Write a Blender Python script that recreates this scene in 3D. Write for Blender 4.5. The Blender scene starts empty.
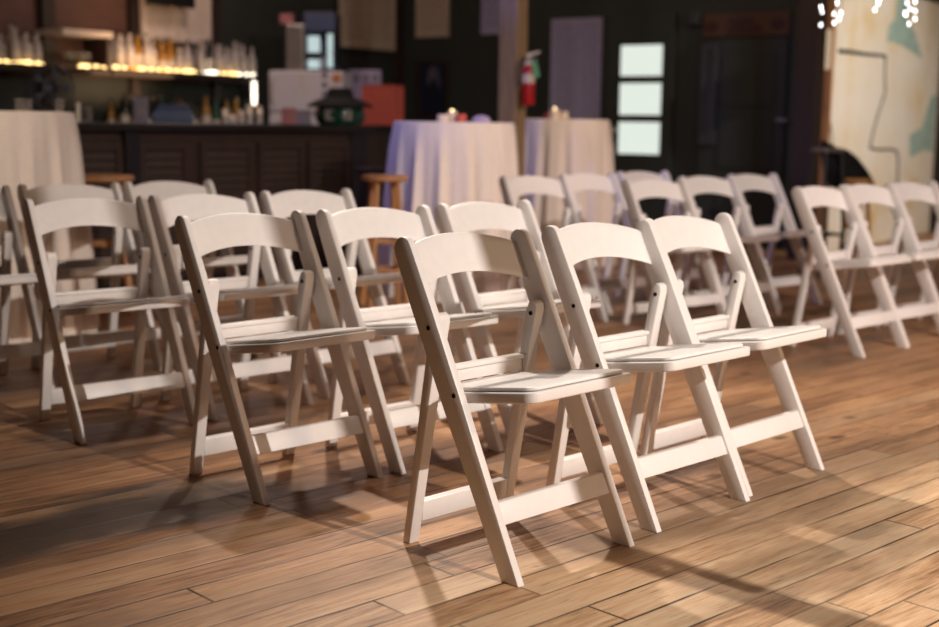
import bpy, bmesh, math, random
from mathutils import Vector, Matrix
C = bpy.context.scene.collection
S = bpy.context.scene
PI = math.pi
random.seed(7)

# ------------------------------------------------------------------ camera
FPX, CAMH, PITCH, ROLL = 1291.7, 1.04639, 0.145104, 0.014303
cr, sr, cp, sp_ = math.cos(ROLL), math.sin(ROLL), math.cos(PITCH), math.sin(PITCH)
R0, U0, FW = Vector((1, 0, 0)), Vector((0, sp_, cp)), Vector((0, cp, -sp_))
RT, UP = R0 * cr + U0 * sr, U0 * cr - R0 * sr
cam_d = bpy.data.cameras.new('camera'); cam = bpy.data.objects.new('camera', cam_d); C.objects.link(cam)
M = Matrix((RT, UP, -FW)).transposed().to_4x4(); M.translation = Vector((0, 0, CAMH))
cam.matrix_world = M
cam_d.sensor_width = 36; cam_d.lens = 36 * FPX / 939
cam_d.dof.use_dof = True; cam_d.dof.focus_distance = 3.15; cam_d.dof.aperture_fstop = 2.1
cam_d.clip_end = 60
S.camera = cam

def ray(px, py):
    return FW + RT * ((px - 469.5) / FPX) + UP * ((313.5 - py) / FPX)
def at(px, py, y):                      # the point seen at a pixel, at ground distance y
    d = ray(px, py); return Vector((0, 0, CAMH)) + d * (y / d.y)

# ------------------------------------------------------------------ materials
class NT:
    def __init__(s, name):
        s.m = bpy.data.materials.new(name); s.m.use_nodes = True
        s.t = s.m.node_tree; s.b = s.t.nodes['Principled BSDF']
    def n(s, ty, **k):
        o = s.t.nodes.new(ty)
        for a, v in k.items(): setattr(o, a, v)
        return o
    def l(s, a, b): s.t.links.new(a, b)
    def math(s, op, a, b=None, c=None, clamp=False):
        o = s.n('ShaderNodeMath', operation=op, use_clamp=clamp)
        for i, v in enumerate((a, b, c)):
            if v is None: continue
            if isinstance(v, (int, float)): o.inputs[i].default_value = v
            else: s.l(v, o.inputs[i])
        return o.outputs[0]
    def mix(s, f, a, b, blend='MIX'):
        o = s.n('ShaderNodeMix', data_type='RGBA', blend_type=blend)
        for i, v in ((0, f), (6, a), (7, b)):
            if isinstance(v, (int, float)): o.inputs[i].default_value = v
            elif isinstance(v, tuple): o.inputs[i].default_value = v
            else: s.l(v, o.inputs[i])
        return o.outputs[2]
    def ramp(s, f, stops):
        o = s.n('ShaderNodeValToRGB'); e = o.color_ramp.elements
        while len(e) < len(stops): e.new(0.5)
        for i, (p, c) in enumerate(stops): e[i].position = p; e[i].color = c
        s.l(f, o.inputs[0]); return o.outputs[0]
    def comb(s, x, y, z):
        o = s.n('ShaderNodeCombineXYZ')
        for i, v in enumerate((x, y, z)):
            if isinstance(v, (int, float)): o.inputs[i].default_value = v
            else: s.l(v, o.inputs[i])
        return o.outputs[0]
    def noise(s, vec, scale=1, detail=4, rough=.55):
        o = s.n('ShaderNodeTexNoise'); o.inputs['Scale'].default_value = scale
        o.inputs['Detail'].default_value = detail; o.inputs['Roughness'].default_value = rough
        if vec is not None: s.l(vec, o.inputs['Vector'])
        return o.outputs['Fac']
    def obj(s): return s.n('ShaderNodeTexCoord').outputs['Object']

def lin(h):
    h = h if isinstance(h, tuple) else tuple(int(h[i:i + 2], 16) for i in (0, 2, 4))
    f = lambda v: v / 12.92 if v <= .04045 else ((v + .055) / 1.055) ** 2.4
    return tuple(f(v / 255) for v in h) + (1,)

def mat(name, col, rough=.5, var=.12, scale=14, metal=0, bump=.0, trans=0, stretch=None):
    N = NT(name); c = lin(col)
    v = N.obj()
    if stretch:
        mp = N.n('ShaderNodeMapping'); mp.inputs['Scale'].default_value = stretch; N.l(v, mp.inputs[0]); v = mp.outputs[0]
    f = N.noise(v, scale, 5)
    lo = tuple(x * (1 - var) for x in c[:3]) + (1,); hi = tuple(min(1, x * (1 + var)) for x in c[:3]) + (1,)
    N.l(N.ramp(f, [(.25, lo), (.75, hi)]), N.b.inputs['Base Color'])
    N.b.inputs['Roughness'].default_value = rough; N.b.inputs['Metallic'].default_value = metal
    N.b.inputs['Transmission Weight'].default_value = trans
    if bump:
        b = N.n('ShaderNodeBump'); b.inputs['Strength'].default_value = bump; b.inputs['Distance'].default_value = .01
        N.l(f, b.inputs['Height']); N.l(b.outputs[0], N.b.inputs['Normal'])
    return N.m

def emit(name, col, strength, base='202020'):
    N = NT(name); N.b.inputs['Base Color'].default_value = lin(base)
    N.b.inputs['Emission Color'].default_value = lin(col); N.b.inputs['Emission Strength'].default_value = strength
    return N.m

def floor_mat():
    N = NT('plank_floor')
    mp = N.n('ShaderNodeMapping'); mp.inputs['Rotation'].default_value = (0, 0, -math.radians(43.5)); N.l(N.obj(), mp.inputs[0])
    sx = N.n('ShaderNodeSeparateXYZ'); N.l(mp.outputs[0], sx.inputs[0]); X, Y = sx.outputs[0], sx.outputs[1]
    BW, L = .112, 2.1
    yy = N.math('DIVIDE', Y, BW); r = N.math('FLOOR', yy); fy = N.math('FRACT', yy)
    wn = N.n('ShaderNodeTexWhiteNoise', noise_dimensions='1D'); N.l(r, wn.inputs['W'])
    xx = N.math('ADD', N.math('DIVIDE', X, L), N.math('MULTIPLY', wn.outputs[0], 7.3)); c = N.math('FLOOR', xx); fx = N.math('FRACT', xx)
    w2 = N.n('ShaderNodeTexWhiteNoise', noise_dimensions='3D'); N.l(N.comb(r, c, 3.1), w2.inputs['Vector']); rnd = w2.outputs['Value']
    off = N.math('MULTIPLY', rnd, 37.0)
    # long wavy figure of the grain
    wob = N.noise(N.comb(N.math('MULTIPLY', X, .9), N.math('MULTIPLY', Y, 3.0), off), 1, 2)
    yg = N.math('ADD', N.math('MULTIPLY', Y, 46), N.math('MULTIPLY', wob, 9.0))
    g1 = N.noise(N.comb(N.math('MULTIPLY', X, 2.2), yg, off), 1, 8, .68)
    g2 = N.noise(N.comb(N.math('MULTIPLY', X, 9), N.math('MULTIPLY', Y, 210), off), 1, 3, .65)
    blot = N.noise(N.comb(N.math('MULTIPLY', X, 1.6), N.math('MULTIPLY', Y, 4.0), N.math('MULTIPLY', rnd, 5)), 1, 5, .6)
    f = N.math('ADD', N.math('MULTIPLY', rnd, .17), N.math('ADD', N.math('MULTIPLY', g1, .52), N.math('MULTIPLY', blot, .45)))
    f = N.math('ADD', f, N.math('MULTIPLY', N.math('SUBTRACT', g2, .5), .42))
    col = N.ramp(f, [(.36, lin('6e4d36')), (.46, lin('b48d68')), (.57, lin('dab28a')), (.74, lin('edd1ac'))])
    # short dark flecks and checks along the grain
    fk = N.noise(N.comb(N.math('MULTIPLY', X, 7), N.math('MULTIPLY', Y, 90), N.math('ADD', off, 9.0)), 1, 4, .7)
    fm = N.n('ShaderNodeMapRange'); N.l(fk, fm.inputs[0]); fm.inputs[1].default_value = .58; fm.inputs[2].default_value = .70; fm.inputs[3].default_value = 0; fm.inputs[4].default_value = .6
    col = N.mix(fm.outputs[0], col, lin('52331f'))
    # knots
    vo = N.n('ShaderNodeTexVoronoi'); vo.inputs['Scale'].default_value = 1
    N.l(N.comb(N.math('MULTIPLY', X, 4.2), N.math('MULTIPLY', Y, 8.0), 0), vo.inputs['Vector'])
    kn = N.math('SUBTRACT', 1, N.math('MULTIPLY', vo.outputs['Distance'], 4.2), clamp=True)
    w3 = N.n('ShaderNodeTexWhiteNoise', noise_dimensions='3D'); N.l(vo.outputs['Color'], w3.inputs['Vector'])
    kn = N.math('MULTIPLY', kn, 1.8, clamp=True); kn = N.math('MULTIPLY', kn, N.math('GREATER_THAN', w3.outputs['Value'], .80))
    col = N.mix(N.math('MULTIPLY', kn, .8), col, lin('4a2a18'))
    # redder finish towards the bar, with the dimmer light there painted in too
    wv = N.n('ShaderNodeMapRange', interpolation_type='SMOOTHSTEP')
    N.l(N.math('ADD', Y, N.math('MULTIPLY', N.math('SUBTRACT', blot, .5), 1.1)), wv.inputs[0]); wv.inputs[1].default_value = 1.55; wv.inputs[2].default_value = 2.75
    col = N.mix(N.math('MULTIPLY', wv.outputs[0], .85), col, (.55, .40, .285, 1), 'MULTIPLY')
    # old dark wear stains that follow the boards
    st = N.noise(N.comb(N.math('MULTIPLY', X, .42), N.math('MULTIPLY', Y, 1.5), N.math('MULTIPLY', r, .06)), 1, 5, .62)
    st = N.n('ShaderNodeMapRange'); 
    stn = N.noise(N.comb(N.math('MULTIPLY', X, .42), N.math('MULTIPLY', Y, 1.5), N.math('MULTIPLY', rnd, .5)), 1, 5, .62)
    N.l(stn, st.inputs[0]); st.inputs[1].default_value = .47; st.inputs[2].default_value = .62; st.inputs[3].default_value = 0; st.inputs[4].default_value = .62
    col = N.mix(st.outputs[0], col, lin('4a3526'))
    # one big dark streak across the left foreground boards
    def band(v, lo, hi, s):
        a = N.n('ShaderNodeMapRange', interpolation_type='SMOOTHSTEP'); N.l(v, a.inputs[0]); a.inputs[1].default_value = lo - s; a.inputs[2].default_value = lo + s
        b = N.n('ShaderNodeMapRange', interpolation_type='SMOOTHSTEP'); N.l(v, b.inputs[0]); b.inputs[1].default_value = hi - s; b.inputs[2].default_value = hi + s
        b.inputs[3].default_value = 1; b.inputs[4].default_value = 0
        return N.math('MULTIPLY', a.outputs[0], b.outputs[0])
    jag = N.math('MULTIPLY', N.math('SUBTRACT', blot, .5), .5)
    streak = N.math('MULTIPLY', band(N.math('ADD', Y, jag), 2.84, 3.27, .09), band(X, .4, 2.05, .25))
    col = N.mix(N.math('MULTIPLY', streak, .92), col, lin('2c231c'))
    # gaps between boards
    ey = N.math('MULTIPLY', N.math('MINIMUM', fy, N.math('SUBTRACT', 1, fy)), BW)
    ex = N.math('MULTIPLY', N.math('MINIMUM', fx, N.math('SUBTRACT', 1, fx)), L)
    e = N.math('MINIMUM', ey, ex)
    gap = N.n('ShaderNodeMapRange'); N.l(e, gap.inputs[0]); gap.inputs[1].default_value = .0016; gap.inputs[2].default_value = .0046; gap.inputs[3].default_value = .97; gap.inputs[4].default_value = 0
    wear = N.noise(N.comb(N.math('MULTIPLY', X, 3.0), N.math('MULTIPLY', Y, 3.0), 2.2), 1, 3)
    gf = N.math('MULTIPLY', gap.outputs[0], N.math('MULTIPLY', N.math('SUBTRACT', wear, .30), 3.6), clamp=True)
    col = N.mix(gf, col, lin('2c1a10'))
    N.l(col, N.b.inputs['Base Color'])
    N.l(N.math('ADD', .34, N.math('MULTIPLY', blot, .3)), N.b.inputs['Roughness'])
    N.b.inputs['Specular IOR Level'].default_value = .4
    b = N.n('ShaderNodeBump'); b.inputs['Strength'].default_value = .35; b.inputs['Distance'].default_value = .004
    N.l(N.math('SUBTRACT', N.math('MULTIPLY', g1, .5), gap.outputs[0]), b.inputs['Height']); N.l(b.outputs[0], N.b.inputs['Normal'])
    return N.m

def mural_mat():
    N = NT('weathered_mural_paint')
    v = N.obj()
    n1 = N.noise(v, 1.3, 5); n2 = N.noise(v, 6, 6)
    f = N.math('ADD', N.math('MULTIPLY', n1, .8), N.math('MULTIPLY', n2, .2))
    col = N.ramp(f, [(.40, lin('efe8dc')), (.54, lin('eadfcb')), (.64, lin('e2cda2')), (.76, lin('d2b27a'))])
    N.l(col, N.b.inputs['Base Color']); N.b.inputs['Roughness'].default_value = .8
    return N.m

M_ = dict(
    chair=mat('white_resin', 'e2dcd8', .42, .03, 30, bump=.02),
    pad=mat('white_vinyl', 'ebe6e2', .38, .03, 60, bump=.05),
    bolt=mat('dark_steel', '2a2420', .4, .1, metal=.8),
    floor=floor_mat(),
    darkwall=mat('dark_painted_boards', '2a2e29', .7, .25, 3, stretch=(1, 1, .2)),
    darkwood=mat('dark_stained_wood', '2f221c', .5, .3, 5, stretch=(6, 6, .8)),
    barwood=mat('brown_black_bar_wood', '34261f', .5, .25, 5, stretch=(6, 6, .8)),
    bartop=mat('black_bar_top', '151412', .35, .2),
    brownboard=mat('red_brown_boards', '5c3d31', .6, .3, 4, stretch=(.8, .8, 10)),
    shutter=mat('cream_shutter_paint', 'b3a08c', .6, .08),
    whiteshutter=mat('white_shutter_paint', 'd3c2b6', .6, .06),
    lilacshutter=mat('lilac_grey_shutter_paint', '9d97b2', .6, .08),
    greyshutter=mat('dark_grey_shutter_paint', '35383a', .6, .1),
    ceiling=mat('dark_ceiling_boards', '241c17', .8, .3, 4),
    cloth=mat('ivory_table_linen', 'e6dad0', .85, .04, 40, bump=.03),
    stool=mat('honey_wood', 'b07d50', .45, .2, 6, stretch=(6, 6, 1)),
    stoolgold=mat('golden_wood', 'c68d3f', .45, .2, 6, stretch=(6, 6, 1)),
    post=mat('rough_timber', '8f7656', .7, .35, 5, stretch=(8, 8, .6), bump=.3),
    black=mat('black_fabric', '101010', .8, .2),
    blackmetal=mat('black_metal', '1d1b1a', .4, .1),
    greymetal=mat('grey_metal', '9a938e', .35, .1, metal=.6),
    red=mat('red_enamel', 'b3161c', .3, .1),
    green=mat('green_tag', '5aa06a', .6, .1),
    paper=mat('cream_paper', 'd9cbb5', .7, .05),
    white=mat('white_enamel', 'd8d0d8', .35, .04),
    salmon=mat('salmon_red_card', 'c45a4c', .7, .08),
    rosered=mat('rose_red_card', '9a3f3c', .7, .08),
    greenglass=mat('green_glass', '1d4234', .1, .2),
    lilac=mat('lilac_plastic', 'a89ab8', .5, .05),
    bluebin=mat('slate_blue_plastic', '46506e', .5, .1),
    greybox=mat('mauve_grey_card', '7a7080', .6, .1),
    pinkbox=mat('dusty_pink_card', 'a5696c', .7, .1),
    orange=mat('orange_card', 'c77a3a', .6, .1),
    teal=mat('teal_paint', 'a3bdb2', .8, .25, 9),
    crackpaint=mat('black_brown_paint', '211d14', .8, .2),
    mural=mural_mat(),
    signboard=mat('old_brown_sign_board', '4e3424', .7, .2, 5),
    signink=mat('dark_red_sign_ink', '3a1a18', .7, .2),
    clear=mat('clear_bottle_glass', 'd6ccc8', .1, .1, trans=.3),
    thinglass=mat('thin_clear_glass', 'e8e4e0', .05, .03, trans=.95),
    amber=mat('amber_bottle_glass', 'b8863c', .1, .2, trans=.3),
    darkglass=mat('dark_bottle_glass', '2a2a22', .12, .2, trans=.2),
    greenbottle=mat('green_bottle_glass', '4d7a68', .12, .2, trans=.4),
    label=mat('bottle_label_paper', 'cfc3b4', .7, .08),
    cap=mat('dark_bottle_cap', '2e2422', .4, .1),
    wax=mat('ivory_wax', 'e2d3c0', .5, .05),
    fan=mat('navy_black_metal', '1c2030', .4, .1),
    print_=mat('faded_print', '4a4658', .7, .5, 6),
    ledwarm=emit('warm_led', 'ffcf84', 3.2), ledorange=emit('orange_led', 'ff9c3a', 2.2), ledwhite=emit('white_led', 'fff0d8', 3.2),
    daylight=emit('daylit_door_glass', 'e4efe4', .78, '808080'),
    coolerlight=emit('lit_cooler_interior', 'c8dcdc', .75),
    flame=emit('candle_flame', 'ffd9a0', 5),
    bulb=emit('fairy_bulb', 'ffffff', 7),
)

# ------------------------------------------------------------------ mesh helpers
def finish(bm, bevel=0, seg=2, ang=40):
    bmesh.ops.remove_doubles(bm, verts=bm.verts, dist=1e-5)
    bmesh.ops.recalc_face_normals(bm, faces=bm.faces)
    if bevel:
        es = [e for e in bm.edges if len(e.link_faces) == 2 and e.calc_face_angle(0) > math.radians(ang)]
        bmesh.ops.bevel(bm, geom=es, offset=bevel, segments=seg, profile=.5, affect='EDGES', clamp_overlap=True)
    return bm
def obj(name, bm, m, parent=None, smooth=False):
    me = bpy.data.meshes.new(name); bm.to_mesh(me); bm.free()
    if smooth:
        for p in me.polygons: p.use_smooth = True
        try: me.set_sharp_from_angle(angle=math.radians(35))
        except Exception: pass
    me.materials.append(M_[m] if isinstance(m, str) else m)
    o = bpy.data.objects.new(name, me); C.objects.link(o)
    if parent is not None: o.parent = parent
    return o
def tag(o, label=None, cat=None, group=None, kind=None):
    for k, v in (('label', label), ('category', cat), ('group', group), ('kind', kind)):
        if v: o[k] = v
    return o
def thing(name, label, cat, loc=(0, 0, 0), rz=0, group=None):
    o = bpy.data.objects.new(name, None); C.objects.link(o); o.empty_display_size = .1
    o.location = loc; o.rotation_euler = (0, 0, rz)
    return tag(o, label, cat, group)
def dup(root, loc=None, rz=None, label=None, group=None):
    r = root.copy(); C.objects.link(r)
    if loc is not None: r.location = loc
    if rz is not None: r.rotation_euler = (0, 0, rz)
    if label: r['label'] = label
    if group: r['group'] = group
    for ch in list(root.children):
        c = ch.copy(); C.objects.link(c); c.parent = r
        for g in list(ch.children):
            d = g.copy(); C.objects.link(d); d.parent = c
    return r
def add_prism(bm, pts, axis, a, b):     # polygon in the two other axes, extruded along axis from a to b
    def P(p, t): return {'x': (t, p[0], p[1]), 'y': (p[0], t, p[1]), 'z': (p[0], p[1], t)}[axis]
    v0 = [bm.verts.new(P(p, a)) for p in pts]; v1 = [bm.verts.new(P(p, b)) for p in pts]
    n = len(pts)
    bm.faces.new(v0); bm.faces.new(v1[::-1])
    for i in range(n): bm.faces.new((v0[i], v0[(i + 1) % n], v1[(i + 1) % n], v1[i]))
def prism(pts, axis, a, b, bevel=.003, seg=2):
    bm = bmesh.new(); add_prism(bm, pts, axis, a, b); return finish(bm, bevel, seg)
def add_box(bm, x0, x1, y0, y1, z0, z1):
    add_prism(bm, [(x0, y0), (x1, y0), (x1, y1), (x0, y1)], 'z', z0, z1)
def box(x0, x1, y0, y1, z0, z1, bevel=.003):
    bm = bmesh.new(); add_box(bm, x0, x1, y0, y1, z0, z1); return finish(bm, bevel)
def add_lathe(bm, prof, n=24, c=(0, 0), zoff=0):
    rings = []
    for r, z in prof:
        if r < 1e-5: rings.append([bm.verts.new((c[0], c[1], z + zoff))])
        else: rings.append([bm.verts.new((c[0] + r * math.cos(2 * PI * i / n), c[1] + r * math.sin(2 * PI * i / n), z + zoff)) for i in range(n)])
    for A, B in zip(rings, rings[1:]):
        if len(A) == 1 and len(B) == 1: continue
        for i in range(n):
            j = (i + 1) % n
            if len(A) == 1: bm.faces.new((A[0], B[j], B[i]))
            elif len(B) == 1: bm.faces.new((A[i], A[j], B[0]))
            else: bm.faces.new((A[i], A[j], B[j], B[i]))
    return bm
def lathe(prof, n=24, **k):
    bm = add_lathe(bmesh.new(), prof, n, **k); bmesh.ops.recalc_face_normals(bm, faces=bm.faces); return bm
def add_tube(bm, pts, r, n=10, r1=None):
    pts = [Vector(p) for p in pts]; rings = []
    for i, p in enumerate(pts):
        d = (pts[min(i + 1, len(pts) - 1)] - pts[max(i - 1, 0)]).normalized()
        a = d.orthogonal().normalized() if i == 0 else (pa - d * pa.dot(d)).normalized()
        pa = a; b = d.cross(a)
        rr = r if r1 is None else r + (r1 - r) * i / (len(pts) - 1)
        rings.append([bm.verts.new(p + a * rr * math.cos(2 * PI * k / n) + b * rr * math.sin(2 * PI * k / n)) for k in range(n)])
    for A, B in zip(rings, rings[1:]):
        for i in range(n): bm.faces.new((A[i], A[(i + 1) % n], B[(i + 1) % n], B[i]))
    bm.faces.new(rings[0][::-1]); bm.faces.new(rings[-1])
    return bm
def tube(pts, r, n=10, r1=None):
    bm = add_tube(bmesh.new(), pts, r, n, r1); bmesh.ops.recalc_face_normals(bm, faces=bm.faces); return bm

# ------------------------------------------------------------------ folding chairs
def make_chair():
    t = thing('folding_chair', 'chair', 'chair')
    ax = lambda z: .192 - .494 * z
    # front leg and back post in one plank
    cz = .746; cy = ax(cz) - .004; rr = .0305
    d = Vector((-.494, 1)).normalized(); nrm = Vector((d.y, -d.x))
    up = Vector((cy, cz))
    arc = [up + nrm * rr * math.cos(a) + d * rr * math.sin(a) for a in [i * PI / 8 for i in range(9)]]
    pts = [(.164, 0), (.220, 0), (ax(.40) + .034, .40), (ax(.62) + .034, .62)] + [tuple(p) for p in arc] + [(ax(.62) - .041, .62), (ax(.40) - .040, .40)]
    for s in (1, -1):
        o = obj('front_leg', prism(pts, 'x', s * .197, s * .219, .0035), 'chair', t, True)
        for y_, z_ in ((.003, .414), (-.086, .565)):
            bo = lathe([(0, -.0015), (.006, -.0015), (.006, .0015), (0, .0015)], 12)
            b = obj('bolt', bo, 'bolt', o, True); b.location = (s * .2190, y_, z_); b.rotation_euler = (0, PI / 2, 0)
    lx = lambda z: -.192 + .170 * z
    lp = [(-.205, 0), (-.179, 0), (lx(.3) + .015, .3), (lx(.5) + .017, .5), (lx(.575) + .019, .575), (lx(.595) + .013, .592), (lx(.60), .599), (lx(.595) - .012, .592), (lx(.57) - .017, .57), (lx(.3) - .014, .3)]
    for s in (1, -1):
        o = obj('rear_leg', prism(lp, 'x', s * .155, s * .189, .004), 'chair', t, True)
        b = obj('bolt', lathe([(0, -.0015), (.006, -.0015), (.006, .0015), (0, .0015)], 12), 'bolt', o, True)
        b.location = (s * .1545, lx(.565) + .003, .565); b.rotation_euler = (0, PI / 2, 0)
    # seat frame, narrower behind so that the rear legs pass beside it
    def outline(inset, yb):
        w, y1, r = .190 - inset, .226 - inset, .03
        q = [(-(.149 - inset), yb), (-(.149 - inset), -.060 + inset), (-w, -.040 + inset)]
        q += [(-w + r - r * math.cos(a), y1 - r + r * math.sin(a)) for a in [i * PI / 12 for i in range(7)]]
        q += [(-x, y) for x, y in q[::-1]]
        return q
    seat = obj('seat', prism(outline(0, -.135), 'z', .425, .451, .004, 3), 'chair', t, True)
    obj('seat_pad', prism(outline(.014, -.122), 'z', .4525, .462, .0045, 3), 'pad', t, True)
    for o in t.children:                                  # the seat falls towards the back
        if o.name.startswith('seat'):
            for v in o.data.vertices: v.co.z -= .15 * (.226 - v.co.y)
    br = bmesh.new(); add_box(br, -.1555, .1555, -.135, -.118, .412, .456); add_box(br, -.1555, .1555, -.118, -.110, .444, .456)
    obj('back_rail', finish(br, .003), 'chair', t, True)
    fs = bmesh.new(); yb = lambda z: ax(z) + .022
    add_prism(fs, [(yb(.127) - .018, .127), (yb(.127), .127), (yb(.176), .176), (yb(.176) - .018, .176)], 'x', -.1975, .1975)
    obj('front_stretcher', finish(fs, .003), 'chair', t, True)
    rs = bmesh.new(); yc = lx(.08)
    add_prism(rs, [(yc - .006, .055), (yc + .010, .055), (yc + .016, .108), (yc - .002, .108)], 'x', -.1555, .1555)
    add_prism(rs, [(yc - .014, .098), (yc + .000, .098), (yc + .000, .108), (yc - .014, .108)], 'x', -.1555, .1555)
    obj('rear_stretcher', finish(rs, .0025), 'chair', t, True)
    bm = bmesh.new(); n, k = 24, 6; th = .014
    def P(i, j, f):
        u = -1 + 2 * i / n; w = 1 - u * u; w = w ** .9 if w > 0 else 0
        z = (.645 + .031 * w) * (1 - j / k) + (.742 + .030 * w) * j / k
        y = .192 - .494 * z - .012 - .026 * (1 - u * u) - (th if f else 0)
        return (u * .1975, y, z)
    F = [[[bm.verts.new(P(i, j, f)) for j in range(k + 1)] for i in range(n + 1)] for f in (0, 1)]
    for f in (0, 1):
        for i in range(n):
            for j in range(k):
                bm.faces.new((F[f][i][j], F[f][i + 1][j], F[f][i + 1][j + 1], F[f][i][j + 1]))
    for i in range(n):
        for j in (0, k): bm.faces.new((F[0][i][j], F[0][i + 1][j], F[1][i + 1][j], F[1][i][j]))
    for j in range(k):
        for i in (0, n): bm.faces.new((F[0][i][j], F[0][i][j + 1], F[1][i][j + 1], F[1][i][j]))
    obj('backrest', finish(bm, .003, 2, 60), 'chair', t, True)
    return t

chair = make_chair()
CH = [
 (0.117, 3.141, 0.796, 'white folding chair nearest the camera, at the near end of the front row', 'front row of the near chair block'),
 (0.497, 3.558, 0.785, 'middle white folding chair of the sharp front row of three', 'front row of the near chair block'),
 (0.804, 3.903, 0.807, 'white folding chair at the right, far end of the sharp front row of three', 'front row of the near chair block'),
 (-0.557, 3.749, 0.786, 'white folding chair at the near, left end of the second row', 'second row of the near chair block'),
 (-0.189, 4.088, 0.753, 'middle white folding chair of the second row, half behind the nearest chair', 'second row of the near chair block'),
 (0.176, 4.487, 0.783, 'white folding chair at the far end of the second row, behind the nearest chair', 'second row of the near chair block'),
 (-1.232, 4.399, 0.704, 'white folding chair at the near, left end of the third row', 'third row of the near chair block'),
 (-0.887, 4.751, 0.762, 'middle white folding chair of the third row, behind the second row\'s near end chair', 'third row of the near chair block'),
 (-0.539, 5.139, 0.802, 'white folding chair at the far end of the third row, before the dark bar', 'third row of the near chair block'),
 (-1.925, 4.98, 0.72, 'white folding chair cut off by the left edge of the photo, in the fourth row', 'fourth row of the near chair block'),
 (-1.585, 5.368, 0.726, 'white folding chair of the fourth row directly before the left draped table', 'fourth row of the near chair block'),
 (-1.246, 5.755, 0.774, 'white folding chair at the far end of the fourth row, by the left stool', 'fourth row of the near chair block'),
 (0.449, 6.986, 0.637, 'blurred lilac-lit folding chair before the timber post, leftmost of the far block', 'third row of the far chair block'),
 (0.809, 7.516, 0.733, 'blurred lilac-lit white folding chair in front of the right draped table', 'third row of the far chair block'),
 (1.19, 7.98, 0.72, 'mostly hidden blurred folding chair right of the right draped table', 'third row of the far chair block'),
 (1.09, 6.806, 0.666, 'blurred folding chair below the daylit door, near end of its row', 'second row of the far chair block'),
 (1.469, 7.338, 0.67, 'blurred folding chair, middle of the three before the dark doors', 'second row of the far chair block'),
 (1.833, 7.778, 0.726, 'blurred folding chair before the dark doors, rightmost of the three', 'second row of the far chair block'),
 (1.837, 6.214, 0.769, 'blurred white folding chair with full legs in view, before the dark post', 'front row of the far chair block'),
 (2.164, 6.539, 0.73, 'blurred white folding chair before the black draped stool, second from the right edge', 'front row of the far chair block'),
 (2.50, 6.87, 0.72, 'blurred white folding chair at the right edge of the photo, before the pale mural', 'front row of the far chair block'),
]
for i, (x, y, a, lab, g) in enumerate(CH):
    if i == 0:
        chair.location = (x, y, 0); chair.rotation_euler = (0, 0, a + PI); tag(chair, lab, 'chair', g)
    else: dup(chair, (x, y, 0), a + PI, lab, g)

# ------------------------------------------------------------------ room frame
U = Vector((math.cos(math.radians(55)), math.sin(math.radians(55)), 0)); V = Vector((U.y, -U.x, 0))
B0 = Vector((-3.41, 9.5, 0)); RZ = math.radians(55)          # local x = U, local y = -V, local z up
def W(s, t, z=0): return B0 + U * s + V * t + Vector((0, 0, z))
def st(p): d = Vector((p[0], p[1], 0)) - B0; return d.dot(U), d.dot(V)
def kx(px, py=80):
    d = ray(px, py); return d.x / d.y
def s_at(px, t, py=80):                # s where the sight line through pixel column px meets the line t = const
    k = kx(px, py); o = B0 + V * t
    return (k * o.y - o.x) / (U.x - k * U.y)
def z_at(px, py, p): return at(px, py, p.y).z
def frame_box(name, s0, s1, t0, t1, z0, z1, m, parent=None, bevel=.004):
    o = obj(name, box(s0, s1, -t1, -t0, z0, z1, bevel), m, parent)
    if parent is None: o.location = B0; o.rotation_euler = (0, 0, RZ)
    return o
def base(name, label, cat, s, t, z=0, rot=0, group=None): return thing(name, label, cat, W(s, t, z), RZ + rot, group)

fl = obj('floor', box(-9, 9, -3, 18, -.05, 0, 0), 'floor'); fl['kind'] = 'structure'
TW = -.3
s_c = s_at(400, TW)
H_ = 3.6
def struct(o): o['kind'] = 'structure'; return o
wl = struct(frame_box('wall_left', -6.5, s_c, TW - .15, TW, 0, H_, 'brownboard'))
# far wall runs along V from the corner
tfar = None
wf = struct(frame_box('wall_back', s_c, s_c + .15, TW - .15, 4.38, 0, H_, 'darkwall'))
wr = struct(frame_box('wall_right', s_c + .15, 12, 4.22, 4.38, 0, H_, 'darkwall'))
ce = struct(frame_box('ceiling', -12, 12, TW - .15, 11, H_, H_ + .1, 'ceiling'))
def at_wall_left(px, py, off=0):
    s = s_at(px, TW + off); p = W(s, TW + off); return s, z_at(px, py, p)
def far_t(px, ds=0, py=80):             # t on the far wall under pixel column px
    k = kx(px, py); o = B0 + U * (s_c + ds)
    return (k * o.y - o.x) / (V.x - k * V.y)
def at_wall_back(px, py, ds=0):
    t = far_t(px, ds); p = W(s_c + ds, t); return t, z_at(px, py, p)

# upright timbers on the bar wall
for i, (pa, pb) in enumerate(((45, 58), (133, 141), (215, 222), (395, 404))):
    a, b = s_at(pa, TW + .06), s_at(pb, TW + .06)
    struct(frame_box('trim_%d' % (i + 1), a, b, TW, TW + .06, 0, H_, 'darkwood'))
a, b = s_at(222, TW + .02), s_at(396, TW + .02)
struct(frame_box('trim_5', a, b, TW, TW + .02, 0, H_, 'darkwall'))

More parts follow.
